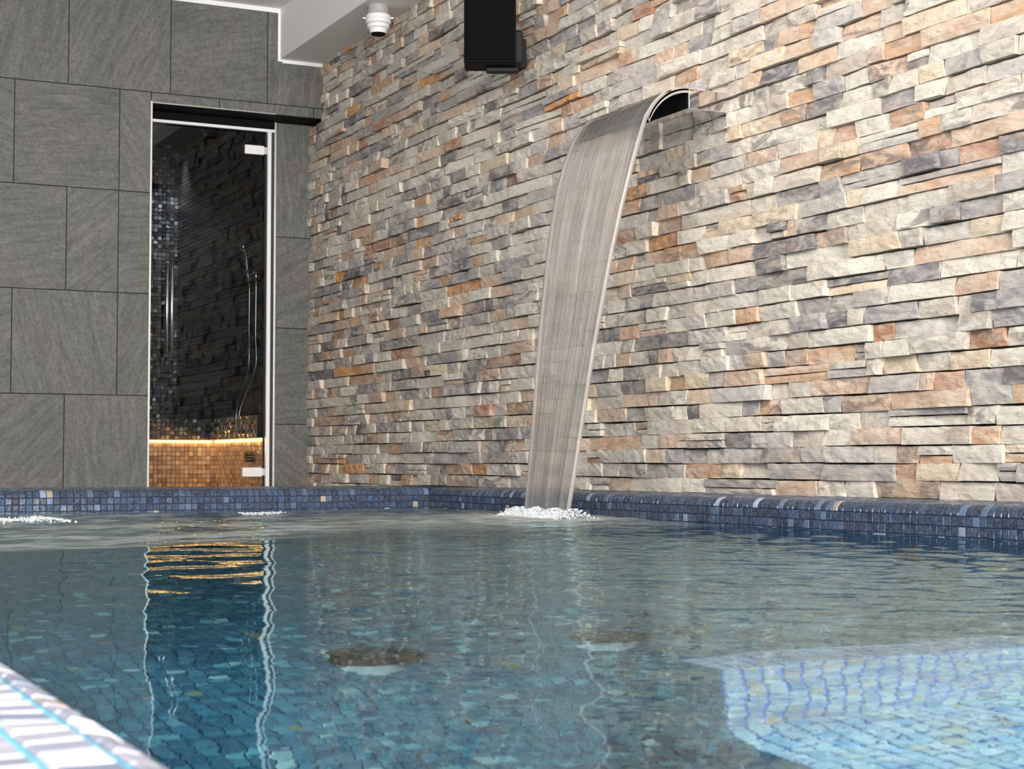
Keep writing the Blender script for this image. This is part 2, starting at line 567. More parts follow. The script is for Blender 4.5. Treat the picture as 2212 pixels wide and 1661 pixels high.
def tile_grid(us, vs, P, inset=0.0012, th=0.0022, tilt=0.0, tones=None, cyc=None, seg=None):
    """Tiles between consecutive us (along) and vs (profile). P(u, v) -> (point, normal). Returns [(verts, faces, tone, quad)]."""
    out = []
    for j, (v0, v1) in enumerate(zip(vs, vs[1:])):
        k = seg[j] if seg else 1
        for i, (u0, u1) in enumerate(zip(us, us[1:])):
            a, b, c, d = u0 + inset, u1 - inset, v0 + inset, v1 - inset
            if b - a < 0.002 or d - c < 0.002:
                continue
            ta, tb = rng.gauss(0, tilt), rng.gauss(0, tilt)
            vv = []
            rows = [c + (d - c) * q / k for q in range(k + 1)]
            for v in rows:
                for u in (a, b):
                    p, n = P(u, v)
                    e = th + ta * (u - (a + b) / 2) + tb * (v - (c + d) / 2)
                    # top vertex pulled in a little: a soft arris
                    uu = a + (b - a) * (0.06 if u == a else 0.94)
                    vq = v
                    if v == rows[0]: vq = c + (d - c) * 0.05
                    if v == rows[-1]: vq = c + (d - c) * 0.95
                    pp, nn = P(uu, vq)
                    vv.append(tuple(pp[t] + nn[t] * e for t in range(3)))
            nt = len(vv)
            for v in rows:
                for u in (a, b):
                    p, n = P(u, v)
                    vv.append(tuple(p[t] + n[t] * 0.0003 for t in range(3)))
            ff = []
            for r in range(k):
                ff.append((2 * r, 2 * r + 1, 2 * r + 3, 2 * r + 2))
                ff.append((nt + 2 * r, 2 * r, 2 * r + 2, nt + 2 * r + 2))
                ff.append((2 * r + 1, nt + 2 * r + 1, nt + 2 * r + 3, 2 * r + 3))
            ff.append((nt, nt + 1, 1, 0))
            ff.append((2 * k, 2 * k + 1, nt + 2 * k + 1, nt + 2 * k))
            quad = [P(a, c)[0], P(b, c)[0], P(b, d)[0], P(a, d)[0]]
            out.append((vv, ff, tones(), quad))
    return out


def lay(parent, tiles, mat, most=290, field='mosaic_field', name='tile'):
    """The tiles that show largest become parts of their own, the rest one joined part."""
    big = sorted(((shown(t[3]), i) for i, t in enumerate(tiles)), reverse=True)
    single = {i for a, i in big[:most] if a > 60.0}
    rest = MB()
    for i, (v, f, c, q) in enumerate(tiles):
        if i in single:
            MB().add(v, f, c).obj(name, mat, parent)
        else:
            rest.add(v, f, c)
    if rest.v:
        o = rest.obj(field, mat, parent)
        o['kind'] = 'stuff'


def steps(a, b, p):
    n = max(1, round((b - a) / p))
    return [a + (b - a) * i / n for i in range(n + 1)]


def pick(table, jit=0.12):
    def f():
        r = rng.random() * sum(w for w, c in table)
        for w, c in table:
            r -= w
            if r <= 0: break
        s = 1 + rng.uniform(-jit, jit)
        return (c[0] * s, c[1] * s, c[2] * s, 1.0)
    return f


BLUE = pick([(30, srgb(32, 50, 76)), (25, srgb(23, 38, 60)), (16, srgb(44, 66, 92)), (7, srgb(78, 96, 120)), (2, srgb(140, 152, 172)), (0.8, srgb(170, 156, 132)), (14, srgb(30, 44, 66))], 0.25)
LILAC = pick([(30, srgb(206, 206, 220)), (25, srgb(188, 190, 208)), (20, srgb(228, 226, 232)), (8, srgb(196, 182, 180)), (2, srgb(224, 172, 132)), (8, srgb(158, 166, 190))], 0.12)
TEAL = pick([(30, srgb(54, 110, 132)), (25, srgb(46, 98, 122)), (18, srgb(72, 126, 142)), (12, srgb(36, 80, 108)), (5, srgb(112, 168, 180)), (2.5, srgb(184, 208, 206)), (1, srgb(140, 140, 116))], 0.2)
SEAT = pick([(30, srgb(206, 224, 232)), (22, srgb(184, 210, 228)), (20, srgb(232, 238, 238)), (4, srgb(206, 198, 176)), (10, srgb(150, 190, 222))], 0.12)  # paler tread tiles: the stronger light there is put into the colour
BACK = pick([(30, srgb(146, 148, 152)), (22, srgb(128, 134, 146)), (16, srgb(166, 166, 166)), (8, srgb(158, 140, 126)), (10, srgb(104, 120, 140))], 0.15)  # greyer back tiles: the dimmer light on the upright is put into the colour
ROSE = pick([(30, srgb(204, 196, 208)), (20, srgb(188, 182, 200)), (12, srgb(214, 198, 198))], 0.1)
DARK = pick([(40, srgb(20, 22, 28)), (30, srgb(30, 32, 38)), (15, srgb(44, 46, 54)), (8, srgb(70, 72, 80)), (3, srgb(110, 108, 104))], 0.3)
INK = pick([(60, srgb(8, 9, 11)), (40, srgb(14, 15, 18))], 0.3)
GLINT = pick([(30, srgb(30, 33, 42)), (26, srgb(48, 52, 62)), (18, srgb(78, 82, 92)), (14, srgb(118, 120, 128)), (8, srgb(170, 170, 172)), (4, srgb(96, 92, 130))], 0.3)  # pale tiles stand in for sparkle reflected by the dark mosaic
RISER = pick([(40, srgb(176, 156, 146)), (30, srgb(140, 124, 118)), (20, srgb(206, 190, 176)), (10, srgb(100, 88, 86))], 0.2)

# ------------------------------------------------------------------ copings
R = 0.03


def profile(w):
    """Coping section by arc length from the outer edge: flat top, bullnose, upright face. -> (distance behind the inner face, z, n_in, n_up)"""
    flat = w - R
    arc = R * math.pi / 2

    def f(s):
        if s <= flat:
            return w - s, CT, 0.0, 1.0
        if s <= flat + arc:
            a = (s - flat) / R
            return R - R * math.sin(a), CT - R + R * math.cos(a), math.sin(a), math.cos(a)
        return 0.0, CT - R - (s - flat - arc), 1.0, 0.0
    rows = steps(0.0, flat, PITCH_T)
    sg = [1] * (len(rows) - 1) + [4]
    rows.append(flat + arc)
    for q in range(8):
        rows.append(rows[-1] + PITCH_T)
        sg.append(1)
    return f, rows, sg


def coping(label, cat_axis, origin, direction, w, lo, hi, tones, grout, tlo=None, thi=None, deep=DEEP, gap=0.0012):
    """cat_axis 'x' or 'y': the way it runs; origin: the inner face; direction: which way is outward."""
    f, rows, sg = profile(w)

    def P(u, s):
        b, z, ni, nu = f(s)
        o = origin + direction * b
        if cat_axis == 'y':
            return (o, u, z), (-direction * ni, 0, nu)
        return (u, o, z), (0, -direction * ni, nu)
    ss = [0.0, w - R] + [w - R + R * math.pi / 2 * q / 5 for q in range(1, 6)]
    pts = [(w, deep)] + [f(s)[:2] for s in ss] + [(0.0, deep)]
    v = []
    for u in (lo, hi):
        for b, z in pts:
            o = origin + direction * b
            v.append((o, u, z) if cat_axis == 'y' else (u, o, z))
    n = len(pts)
    fc = [(i, (i + 1) % n, n + (i + 1) % n, n + i) for i in range(n)] + [tuple(range(n)), tuple(range(2 * n - 1, n - 1, -1))]
    c = mobj('pool_coping', v, fc, grout, None, ((origin, lo, 0) if cat_axis == 'y' else (lo, origin, 0)))
    setp(c, label, 'pool coping', 'structure')
    ts = tile_grid(steps(tlo if tlo is not None else lo, thi if thi is not None else hi, PITCH_T), rows, P, tones=tones, seg=sg, tilt=0.02, inset=gap)
    lay(c, ts, MAT['mosaic'])
    return c


coping('rounded blue mosaic pool edge at the foot of the slate wall', 'x', YB, 1, 0.88, XL - 1.2, XS + 0.0, BLUE, MAT['blue_grout'], 0.4, XR)
coping('rounded blue mosaic pool edge along the foot of the stone wall', 'y', XR, 1, 0.42, YN, YB, BLUE, MAT['blue_grout'], 2.6, YB)
coping('pale lilac mosaic pool edge close to the camera in the lower corner', 'y', XL, -1, 0.42, YN, YB, LILAC, MAT['cyan_grout'], 0.2, 2.4, gap=0.0019)

# ------------------------------------------------------------------ pool basin, floor mosaic, underwater seat
shell = MB()
shell.box((XL - 0.4, YN - 0.3, DEEP - 0.2), (XR + 0.4, YB + 0.4, DEEP))
shell.box((XL - 0.4, YN - 0.3, DEEP), (XR + 0.4, YN, CT))
basin = shell.obj('floor', MAT['floor_grout'], None, (1.6, 3.0, DEEP))
setp(basin, 'teal mosaic floor of the pool seen through the water', 'pool floor', 'structure')
ft = tile_grid(steps(XL, XR, PITCH_T), steps(0.4, 5.2, PITCH_T), lambda u, v: ((u, v, DEEP), (0, 0, 1)), tones=TEAL, tilt=0.03)
lay(basin, ft, MAT['deep_mosaic'])
SX, SY, SZ, BZ, BT = 1.10, 1.67, -0.66, -0.30, 0.10
sb = MB()
sb.box((SX, YN, DEEP), (XR, SY, SZ))
sb.box((SX, SY, DEEP), (XR, SY + BT, BZ))
seat = sb.obj('pool_bench', MAT['vivid_grout'], None, ((SX + XR) / 2, SY, DEEP))
setp(seat, 'submerged pale blue mosaic seat with upright back under the water', 'pool bench', 'structure')
st = tile_grid(steps(SX, XR, PITCH_T), steps(0.5, SY, PITCH_T), lambda u, v: ((u, v, SZ), (0, 0, 1)), tones=SEAT, tilt=0.03)
st += tile_grid(steps(SX, XR, PITCH_T), steps(SZ, BZ, PITCH_T), lambda u, v: ((u, SY, v), (0, -1, 0)), tones=BACK, tilt=0.03)
st += tile_grid(steps(SX, XR, PITCH_T), steps(SY, SY + BT, PITCH_T), lambda u, v: ((u, v, BZ), (0, 0, 1)), tones=ROSE, tilt=0.03)
st += tile_grid(steps(YN, SY + BT, PITCH_T)[20:], steps(DEEP, SZ, PITCH_T), lambda u, v: ((SX, u, v), (-1, 0, 0)), tones=TEAL, tilt=0.02)
st += tile_grid(steps(SY, SY + BT, PITCH_T), steps(SZ, BZ, PITCH_T), lambda u, v: ((SX, u, v), (-1, 0, 0)), tones=TEAL, tilt=0.02)
lay(seat, st, MAT['deep_mosaic'])
# deck behind the far coping
dk = MB().box((-1.6, YB + 0.88, -0.2), (XS + 0.4, DD + 0.02, 0.0)).obj('floor', MAT['tiled_floor'])
setp(dk, 'low slate walkway between the pool edge and the glass door', 'floor', 'structure')

# two suction drains
for x, y, lab in ((1.06, 2.69, 'dark domed floor drain under the water, seen below the glass door side'), (1.53, 2.70, 'dark domed floor drain under the water, the one nearer the stone wall')):
    d = setp(empty('pool_drain', (x, y, DEEP)), lab, 'drain', None, 'suction drains in the pool floor')
    cv = MB().lathe(x, y, [(0.0, DEEP + 0.112), (0.03, DEEP + 0.110), (0.055, DEEP + 0.103), (0.070, DEEP + 0.094), (0.079, DEEP + 0.088), (0.060, DEEP + 0.084), (0.0, DEEP + 0.082)]).obj('cover', MAT['bronze'], d, None, True)
    MB().lathe(x, y, [(0.0, DEEP + 0.082), (0.044, DEEP + 0.082), (0.047, DEEP + 0.010), (0.053, DEEP + 0.007), (0.055, DEEP + 0.003)]).obj('flange', MAT['plastic'], d, None, True)
    MB().lathe(x, y, [(0.0, DEEP + 0.116), (0.008, DEEP + 0.115), (0.010, DEEP + 0.110)], 12).obj('screw', MAT['chrome'], cv)

# ------------------------------------------------------------------ stone wall
wr = MB().box((XS + 0.045, -2.6, -0.1), (XS + 0.25, DB + 0.3, 3.1)).obj('wall_right', MAT['mortar'], None, (XS, 5, 0))
setp(wr, 'wall clad in split cream, grey and rust ledge stone above the pool', 'wall', 'structure')
PAL = [(30, srgb(214, 205, 190)), (20, srgb(202, 191, 176)), (13, srgb(182, 174, 168)), (12, srgb(146, 141, 142)), (5, srgb(108, 104, 108)),
       (13, srgb(204, 172, 146)), (8, srgb(196, 154, 120)), (4, srgb(172, 122, 92)), (6, srgb(216, 194, 164)), (1.3, srgb(214, 144, 72))]
STONE_ = pick(PAL, 0.08)


def STONE():
    c = STONE_()
    return c[:3] + (rng.random() ** 3.0,)


def stone(y0, y1, z0, z1, prot):
    g = 0.0012
    y0 += g; y1 -= g; z0 += g * 1.2; z1 -= g * 1.2
    nx = max(3, min(9, int((y1 - y0) / 0.03)))
    nz = 3 if z1 - z0 > 0.035 else 2
    tone = STONE()
    sk0, sk1 = rng.gauss(0, 0.004), rng.gauss(0, 0.004)
    ty, tz = rng.gauss(0, 0.05), rng.gauss(-0.03, 0.10)
    ch0 = rng.random() < 0.12
    seed = Vector((rng.uniform(0, 90), rng.uniform(0, 90), 0))
    yc, zc = (y0 + y1) / 2, (z0 + z1) / 2
    rag = rng.uniform(0.25, 0.95)
    v, f, c = [], [], []
    for j in range(nz + 1):
        for i in range(nx + 1):
            fy, fz = i / nx, j / nz
            if 0 < i < nx: fy += rng.uniform(-0.2, 0.2) / nx
            y = y0 + (y1 - y0) * fy + (sk0 * (1 - fy) + sk1 * fy) * (fz - 0.5) * 2
            z = z0 + (z1 - z0) * fz
            edge = (i in (0, nx)) + (j in (0, nz))
            q = noise.noise(Vector((y * 22, z * 30, 0)) + seed) * 0.0065 * rag + noise.noise(Vector((y * 60, z * 70, 5)) + seed) * 0.0030 * rag
            p = prot + q + max(-0.008, min(0.008, ty * (y - yc))) + max(-0.006, min(0.006, tz * (z - zc)))
            p -= (0.0018 if edge == 1 else 0.003 if edge == 2 else 0.0) * rng.uniform(0.5, 1.5)
            if ch0 and fy < 0.35: p -= 0.010 * (0.35 - fy) / 0.35
            if j == nz and 0 < i < nx: z += rng.uniform(-0.0018, 0.0008)
            v.append((XS - p, y, z))
    m = nx + 1
    for j in range(nz):
        for i in range(nx):
            a = j * m + i
            f.append((a, a + m, a + m + 1, a + 1))
    ring = [i for i in range(m)] + [j * m + nx for j in range(1, nz + 1)] + [nz * m + i for i in range(nx - 1, -1, -1)] + [j * m for j in range(nz - 1, 0, -1)]
    base = len(v)
    for r in ring:
        v.append((XS + 0.05, v[r][1], v[r][2]))
    L = len(ring)
    for q in range(L):
        f.append((ring[q], ring[(q + 1) % L], base + (q + 1) % L, base + q))
    return v, f, tone, [(XS - prot, y0, z0), (XS - prot, y1, z0), (XS - prot, y1, z1), (XS - prot, y0, z1)]


stones = []
ROW = 0.0572
for k_ in range(2):
    y = YB + 0.88
    while y < DD:
        y1 = min(DD + 0.012, y + rng.uniform(0.1, 0.3))
        if DD - y1 < 0.06: y1 = DD + 0.012
        stones.append(stone(y, y1, CT - ROW * (k_ + 1), CT - ROW * k_, rng.gauss(0, 0.006)))
        y = y1
row = 0
zrow = CT
while zrow < ZBK + 0.02:
    y = 2.2 - rng.uniform(0, 0.3)
    yend = DB + 0.012 if zrow + ROW > ZLIN + 0.02 else DD + 0.012
    while y < yend - 0.002:
        ln = min(0.46, max(0.07, rng.lognormvariate(-1.75, 0.44)))
        y1 = min(y + ln, yend)
        if yend - y1 < 0.06: y1 = yend
        dz = 0.0025 * math.sin(y * 5.0 + row * 1.7)
        a, b = zrow + dz, zrow + ROW + dz
        pr = rng.gauss(0.0, 0.0074)
        pr = max(-0.014, min(0.02, pr))
        if rng.random() < 0.07:
            m = a + ROW * rng.uniform(0.4, 0.6)
            stones.append(stone(y, y1, a, m, pr))
            stones.append(stone(y, y1, m, b, pr + rng.gauss(0, 0.006)))
        else:
            stones.append(stone(y, y1, a, b, pr))
        y = y1
    zrow += ROW
    row += 1
lay(wr, stones, MAT['stone'], 298, 'stone_field', 'stone')

# ------------------------------------------------------------------ steam room behind the glass
XW, YW, ZS = 3.27, 12.32, CAMZ + 2.45
sr = MB()
sr.box((1.7, YW, -0.1), (XW + 0.2, YW + 0.15, 2.9))
wsb = sr.obj('wall_steam_back', MAT['black_grout'], None, (2.5, YW, 0))
setp(wsb, 'dark glossy mosaic back wall of the steam room', 'wall', 'structure')
lay(wsb, tile_grid(steps(2.3, XW, 0.03), steps(0.515, ZS, 0.03), lambda u, v: ((u, YW, v), (0, -1, 0)), tones=GLINT, tilt=0.12, inset=0.002), MAT['steam_mosaic'], 0)
wsr = MB().box((XW, DD + 0.26, -0.1), (XW + 0.15, YW + 0.15, 2.9)).obj('wall_steam_right', MAT['black_grout'], None, (XW, 11, 0))
setp(wsr, 'dark mosaic side wall of the steam room with the shower', 'wall', 'structure')
lay(wsr, tile_grid(steps(DD + 0.27, YW, 0.03), steps(0.515, ZS, 0.03), lambda u, v: ((XW, u, v), (-1, 0, 0)), tones=INK, tilt=0.02), MAT['steam_mosaic'], 0)
wsl = MB().box((1.55, DD + 0.30, -0.1), (1.7, YW + 0.15, 2.9)).box((1.55, DB + 0.30, -0.1), (XO - 0.05, DD + 0.34, 2.9)).obj('wall_steam_left', MAT['black_grout'])
setp(wsl, 'dark side wall of the steam room hidden behind the slate', 'wall', 'structure')
cs = MB().box((1.55, DB + 0.30, ZS), (XW + 0.2, YW + 0.2, ZS + 0.1)).obj('ceiling', MAT['paint'])
setp(cs, 'pale ceiling of the steam room, a grey corner behind the glass', 'ceiling', 'structure')
cb = MB().box((3.06, DD + 0.02, ZS - 0.06), (XW + 0.1, YW, ZS + 0.02)).obj('trim_4', MAT['black'])
setp(cb, 'dark boxed edge under the steam room ceiling', 'trim', 'structure')
fs = MB().box((1.55, DD + 0.02, -0.2), (XW + 0.2, YW + 0.2, -0.02)).obj('floor', MAT['black_grout'])
setp(fs, 'dark floor of the steam room inside the glass door', 'floor', 'structure')

YF, XF = 11.13, 3.222
ZB1, ZB0 = CAMZ + 0.308, CAMZ + 0.146   # fascia of the bench
LIP = 0.05
bn = MB()
bn.box((1.702, YF, -0.018), (XW - 0.006, YW - 0.006, ZB0 + 0.02))
bn.box((XF, DD + 0.03, -0.018), (XW - 0.006, YF, ZB0 + 0.02))
bn.box((1.702, YF - LIP, ZB0 + 0.02), (XW - 0.006, YW - 0.006, ZB1))
bn.box((XF - LIP, DD + 0.03, ZB0 + 0.02), (XW - 0.006, YF, ZB1))
bench = bn.obj('steam_bench', MAT['black_grout'], None, (2.6, YF, 0))
setp(bench, 'mosaic steam room bench with amber light glowing beneath its seat edge', 'bench')
RT = []
RT += tile_grid(steps(2.2, XF, 0.03), steps(-0.04, ZB0, 0.03), lambda u, v: ((u, YF, v), (0, -1, 0)), tones=RISER, tilt=0.05)
RT += tile_grid(steps(DD + 0.05, YF, 0.03), steps(-0.04, ZB0, 0.03), lambda u, v: ((XF, u, v), (-1, 0, 0)), tones=RISER, tilt=0.05)
lay(bench, RT, MAT['steam_mosaic'], 0, 'riser_mosaic')
FT = []
FT += tile_grid(steps(2.2, XF - LIP, 0.03), steps(ZB0 + 0.022, ZB1, 0.03), lambda u, v: ((u, YF - LIP, v), (0, -1, 0)), tones=GLINT, tilt=0.2)
FT += tile_grid(steps(DD + 0.05, YF - LIP, 0.03), steps(ZB0 + 0.022, ZB1, 0.03), lambda u, v: ((XF - LIP, u, v), (-1, 0, 0)), tones=GLINT, tilt=0.2)
lay(bench, FT, MAT['steam_mosaic'], 0, 'fascia_mosaic')
MB().box((1.75, YF - 0.014, ZB0 + 0.002), (XF - 0.02, YF - 0.004, ZB0 + 0.016)).obj('light_strip', MAT['led'], bench)
MB().box((XF - 0.014, DD + 0.06, ZB0 + 0.002), (XF - 0.004, YF - 0.03, ZB0 + 0.016)).obj('light_strip', MAT['led'], bench)
so = setp(empty('steam_outlet', (3.19, 10.27, 0.2)), 'small black steam outlet box low on the glowing bench front', 'steam outlet')
MB().box((3.165, 10.24, 0.215), (XF - 0.006, 10.30, 0.283), 0.004).obj('housing', MAT['black'], so)
for q in range(3):
    MB().box((3.17, 10.234, 0.228 + q * 0.018), (XF - 0.008, 10.2405, 0.236 + q * 0.018), 0.001).obj('slat', MAT['rubber'], so)

# hand shower on the steam room's side wall
sh = setp(empty('hand_shower', (3.22, 10.36, CAMZ + 1.2)), 'chrome hand shower with a long hanging hose behind the glass', 'shower')
MB().tube([(3.25, 10.20, CAMZ + 1.215), (3.20, 10.20, CAMZ + 1.215), (3.185, 10.22, CAMZ + 1.21), (3.18, 10.30, CAMZ + 1.235)], 0.011, 12).lathe(3.2, 10.162, [(0, CAMZ + 1.22), (0.014, CAMZ + 1.22), (0.014, CAMZ + 1.15), (0, CAMZ + 1.15)], 14).obj('wall_bracket', MAT['chrome'], sh, None, True)
hs = MB().tube([(3.2, 10.298, CAMZ + 1.14), (3.19, 10.31, CAMZ + 1.22), (3.185, 10.32, CAMZ + 1.30), (3.18, 10.325, CAMZ + 1.37)], [0.009, 0.010, 0.011, 0.013], 14).obj('handle', MAT['chrome'], sh, None, True)
MB().tube([(3.185, 10.325, CAMZ + 1.375), (3.165, 10.325, CAMZ + 1.385), (3.15, 10.325, CAMZ + 1.38)], [0.014, 0.026, 0.027], 18).obj('spray_head', MAT['chrome'], hs, None, True)
hose = [(3.2, 10.298, CAMZ + 1.145), (3.2, 10.302, CAMZ + 0.893), (3.2, 10.314, CAMZ + 0.6), (3.07, 9.975 + 0.14, CAMZ + 0.36), (3.06, 10.10, CAMZ + 0.225), (3.058, 10.085, CAMZ + 0.195), (3.06, 10.07, CAMZ + 0.225), (3.075, 10.055, CAMZ + 0.36), (3.2, 10.168, CAMZ + 0.6), (3.2, 10.164, CAMZ + 0.825), (3.2, 10.162, CAMZ + 1.16)]


def smooth_path(p, n=6):
    out = []
    p = [Vector(q) for q in p]
    for i in range(len(p) - 1):
        a, b, c, d = p[max(i - 1, 0)], p[i], p[i + 1], p[min(i + 2, len(p) - 1)]
        for t in range(n):
            t /= n
            out.append(0.5 * ((2 * b) + (c - a) * t + (2 * a - 5 * b + 4 * c - d) * t * t + (3 * b - a - 3 * c + d) * t ** 3))
    return out + [p[-1]]


MB().tube(smooth_path(hose), 0.0055, 10).obj('hose', MAT['chrome'], sh, None, True)

# ------------------------------------------------------------------ waterfall spout
SY0, SY1 = 5.243, 5.822
ZTP, ZBT, XBX, XLP, ZLP = CAMZ + 1.392, CAMZ + 1.318, 3.308, 3.136, CAMZ + 1.268
sp = setp(empty('waterfall_spout', (XS, (SY0 + SY1) / 2, ZBT)), 'polished steel waterfall spout with a curved lip jutting from the stone wall', 'waterfall spout')
MB().box((XBX, SY0, ZBT), (XS + 0.03, SY1, ZTP), 0.003).obj('spout_box', MAT['steel'], sp)
lip, th = [], 0.006
for q in range(15):
    a = q / 14
    ang = a * math.radians(66)
    x = XBX - (XBX - XLP) * math.sin(ang) / math.sin(math.radians(66))
    z = ZTP - (ZTP - ZLP) * (1 - math.cos(ang)) / (1 - math.cos(math.radians(66)))
    lip.append((x, z))
lip = [(XBX + 0.02, ZTP)] + lip
v, f = [], []
for x, z in lip:
    i = len(v) // 4
    v += [(x, SY0, z + 0.0005), (x, SY1, z + 0.0005), (x + th * 0.6, SY1, z - th), (x + th * 0.6, SY0, z - th)]
for i in range(len(lip) - 1):
    for a, b in ((0, 1), (1, 2), (2, 3), (3, 0)):
        f.append((4 * i + a, 4 * i + b, 4 * i + 4 + b, 4 * i + 4 + a))
f += [(0, 3, 2, 1), tuple(4 * (len(lip) - 1) + q for q in range(4))]
mobj('curved_lip', v, f, MAT['steel'], sp, (XLP, 5.5, ZLP))
for yy in (SY0, SY1 - 0.005):
    # rolled side cheek under the lip's edge
    vv, ff = [], []
    for x, z in lip[1:]:
        vv += [(x, yy, z), (x, yy + 0.005, z), (x + 0.003, yy + 0.005, z - 0.015), (x + 0.003, yy, z - 0.015)]
    for i in range(len(lip) - 2):
        for a, b in ((0, 1), (1, 2), (2, 3), (3, 0)):
            ff.append((4 * i + a, 4 * i + b, 4 * i + 4 + b, 4 * i + 4 + a))
    ff += [(0, 3, 2, 1), tuple(4 * (len(lip) - 2) + q for q in range(4))]
    mobj('side_rim', vv, ff, MAT['brushed'], sp, (XLP, yy, ZLP))
MB().box((XBX - 0.003, SY0 + 0.006, ZBT + 0.002), (XBX - 0.0005, SY1 - 0.006, ZTP - 0.008)).obj('front_shade', MAT['black'], sp)  # black sheet painting the shade on the box front under the lip

# ------------------------------------------------------------------ falling sheet of water
KZ = np.array([1.375, 1.330, 1.275, 1.18, 1.08, 0.93, 0.77, 0.42, 0.127, -0.15, -0.22]) + CAMZ
KX = np.array([3.215, 3.166, 3.128, 3.090, 3.057, 3.024, 2.998, 2.951, 2.912, 2.872, 2.862])
KF = np.array([5.812, 5.814, 5.815, 5.815, 5.808, 5.800, 5.790, 5.770, 5.745, 5.720, 5.714])
KN = np.array([5.254, 5.252, 5.249, 5.238, 5.234, 5.252, 5.276, 5.324, 5.355, 5.373, 5.378])
NV, NU = 150, 56
zz = np.linspace(KZ[0], KZ[-1], NV)
o_ = np.argsort(KZ)
fx, ff_, fn = (np.interp(zz, KZ[o_], a[o_]) for a in (KX, KF, KN))
u = np.linspace(0, 1, NU)
v, flow = [], []
stre = nrng.normal(0, 1, NU)
stre = np.convolve(stre, [0.25, 0.5, 0.25], 'same')
for side in (0, 1):
    for j in range(NV):
        t = j / (NV - 1)
        for i in range(NU):
            edge = max(0.0, 1 - min(u[i], 1 - u[i]) / 0.035)
            wob = 0.0022 * stre[i] * (0.5 + t) + 0.003 * t * math.sin(u[i] * 19 + t * 9)
            split = math.exp(-((u[i] - 0.5) / 0.05) ** 2) * max(0, t - 0.45) * 0.006
            th2 = 0.0025 + 0.006 * edge + abs(stre[i]) * 0.001 - split * 0.3
            yv = ff_[j] + (fn[j] - ff_[j]) * u[i]
            v.append((fx[j] + wob + (th2 if side else -th2), yv, zz[j]))
            flow.append((u[i], t * 3.0, 0.0))
n1 = NV * NU
f = []
for j in range(NV - 1):
    for i in range(NU - 1):
        a = j * NU + i
        f.append((a, a + 1, a + NU + 1, a + NU))
        f.append((n1 + a, n1 + a + NU, n1 + a + NU + 1, n1 + a + 1))
    for i in (0, NU - 1):
        a = j * NU + i
        f.append((a, a + NU, n1 + a + NU, n1 + a) if i == 0 else (a + NU, a, n1 + a, n1 + a + NU))
for i in range(NU - 1):
    f.append((i + 1, i, n1 + i, n1 + i + 1))
ws = mobj('water_sheet', v, f, MAT['sheet'], None, (2.95, 5.55, 0.0), True)
at = ws.data.attributes.new('flow', 'FLOAT_VECTOR', 'POINT')
at.data.foreach_set('vector', np.array(flow, dtype=np.float32).reshape(-1))
setp(ws, 'clear streaked sheet of water falling from the steel spout into the pool', 'waterfall')

# ------------------------------------------------------------------ pool water surface
DX = 0.0125
gx = np.arange(XL - 0.02, XR + 0.021, DX)
gy = np.arange(YN - 0.01, YB + 0.021, DX)
NXG, NYG = len(gx), len(gy)


def field(lmin, lmax, power=0.0, aniso=1.0, seed=0, ax=1.0):
    """Random waves with wavelengths between lmin and lmax, scaled to unit rms slope."""
    r = np.random.default_rng(seed)
    nx, ny = 320, 640
    w = np.fft.fft2(r.normal(size=(ny, nx)))
    kx = np.fft.fftfreq(nx, DX)[None, :]
    ky = np.fft.fftfreq(ny, DX)[:, None]
    k = np.sqrt((kx * ax) ** 2 + (ky * aniso) ** 2) + 1e-9
    m = (k > 1 / lmax) & (k < 1 / lmin)
    h = np.real(np.fft.ifft2(np.where(m, w * k ** power, 0)))
    gyy, gxx = np.gradient(h, DX)
    return (h / np.sqrt((gxx ** 2 + gyy ** 2).mean()))[:NYG, :NXG]


GX, GY = np.meshgrid(gx, gy)
sm = lambda e: np.clip(e, 0, 1) ** 2 * (3 - 2 * np.clip(e, 0, 1))
front = GY - (3.66 + 0.42 * GX + 0.05 * np.sin(GX * 5))
wid = 0.18 + 0.9 * sm((GX - 1.3) / 0.8)
TURB = sm(front / wid)
CX, CY = 2.87, 5.55
rr = np.sqrt(((GX - CX)) ** 2 + ((GY - CY) * 0.8) ** 2)
near_fall = np.exp(-(rr / 0.55) ** 2)
right = sm((GX - 0.75 - 0.12 * GY) / 0.9)
hgt = 0.0125 * field(0.20, 0.75, -0.8, 1.0, 1) + 0.0030 * field(0.06, 0.18, 0, 1.0, 2)
hgt += right * (0.048 * field(0.09, 0.34, -0.3, 1.0, 3))
hgt += TURB * (0.07 * field(0.08, 0.6, -1.0, 1.0, 4) + 0.012 * sm(front / 0.12) * 0.5)
hgt += near_fall * (0.05 * field(0.04, 0.3, -0.5, 1.0, 5) + 0.008)
wall_fade = sm((GY - 6.75) / 0.3)
hgt = hgt * (1 - 0.6 * wall_fade) - 0.004 * TURB
foam = TURB * (0.11 + 0.34 * sm(field(0.07, 0.6, -0.8, 1.0, 6, 3.0) * 14 + 0.35)) * (1 - 0.45 * sm((GX - 1.7) / 0.9))
foam += 0.16 * np.exp(-((front - 0.10) / 0.05) ** 2) * (1 - sm((GX - 1.3) / 0.5))
foam += np.exp(-(rr / 0.26) ** 2) * 0.8 + 0.45 * np.exp(-((GX - 2.7) / 0.5) ** 2 - ((GY - 5.15) / 0.5) ** 2) * sm(field(0.06, 0.4, -0.6, 1.0, 9, 2.0) * 12 + 0.5)
foam += 0.45 * np.exp(-(np.sqrt(((GX - 2.55) / 0.75) ** 2 + ((GY - 5.3) / 0.35) ** 2)) ** 2) * sm(field(0.08, 0.5, -1, 1, 8) * 12 + 0.3)
foam = np.clip(foam, 0, 0.9)
chop = np.clip(0.04 + 0.10 * right + 0.05 * sm((GX - 0.55 - 0.1 * GY) / 0.5) + 0.8 * TURB + near_fall, 0, 1.5)
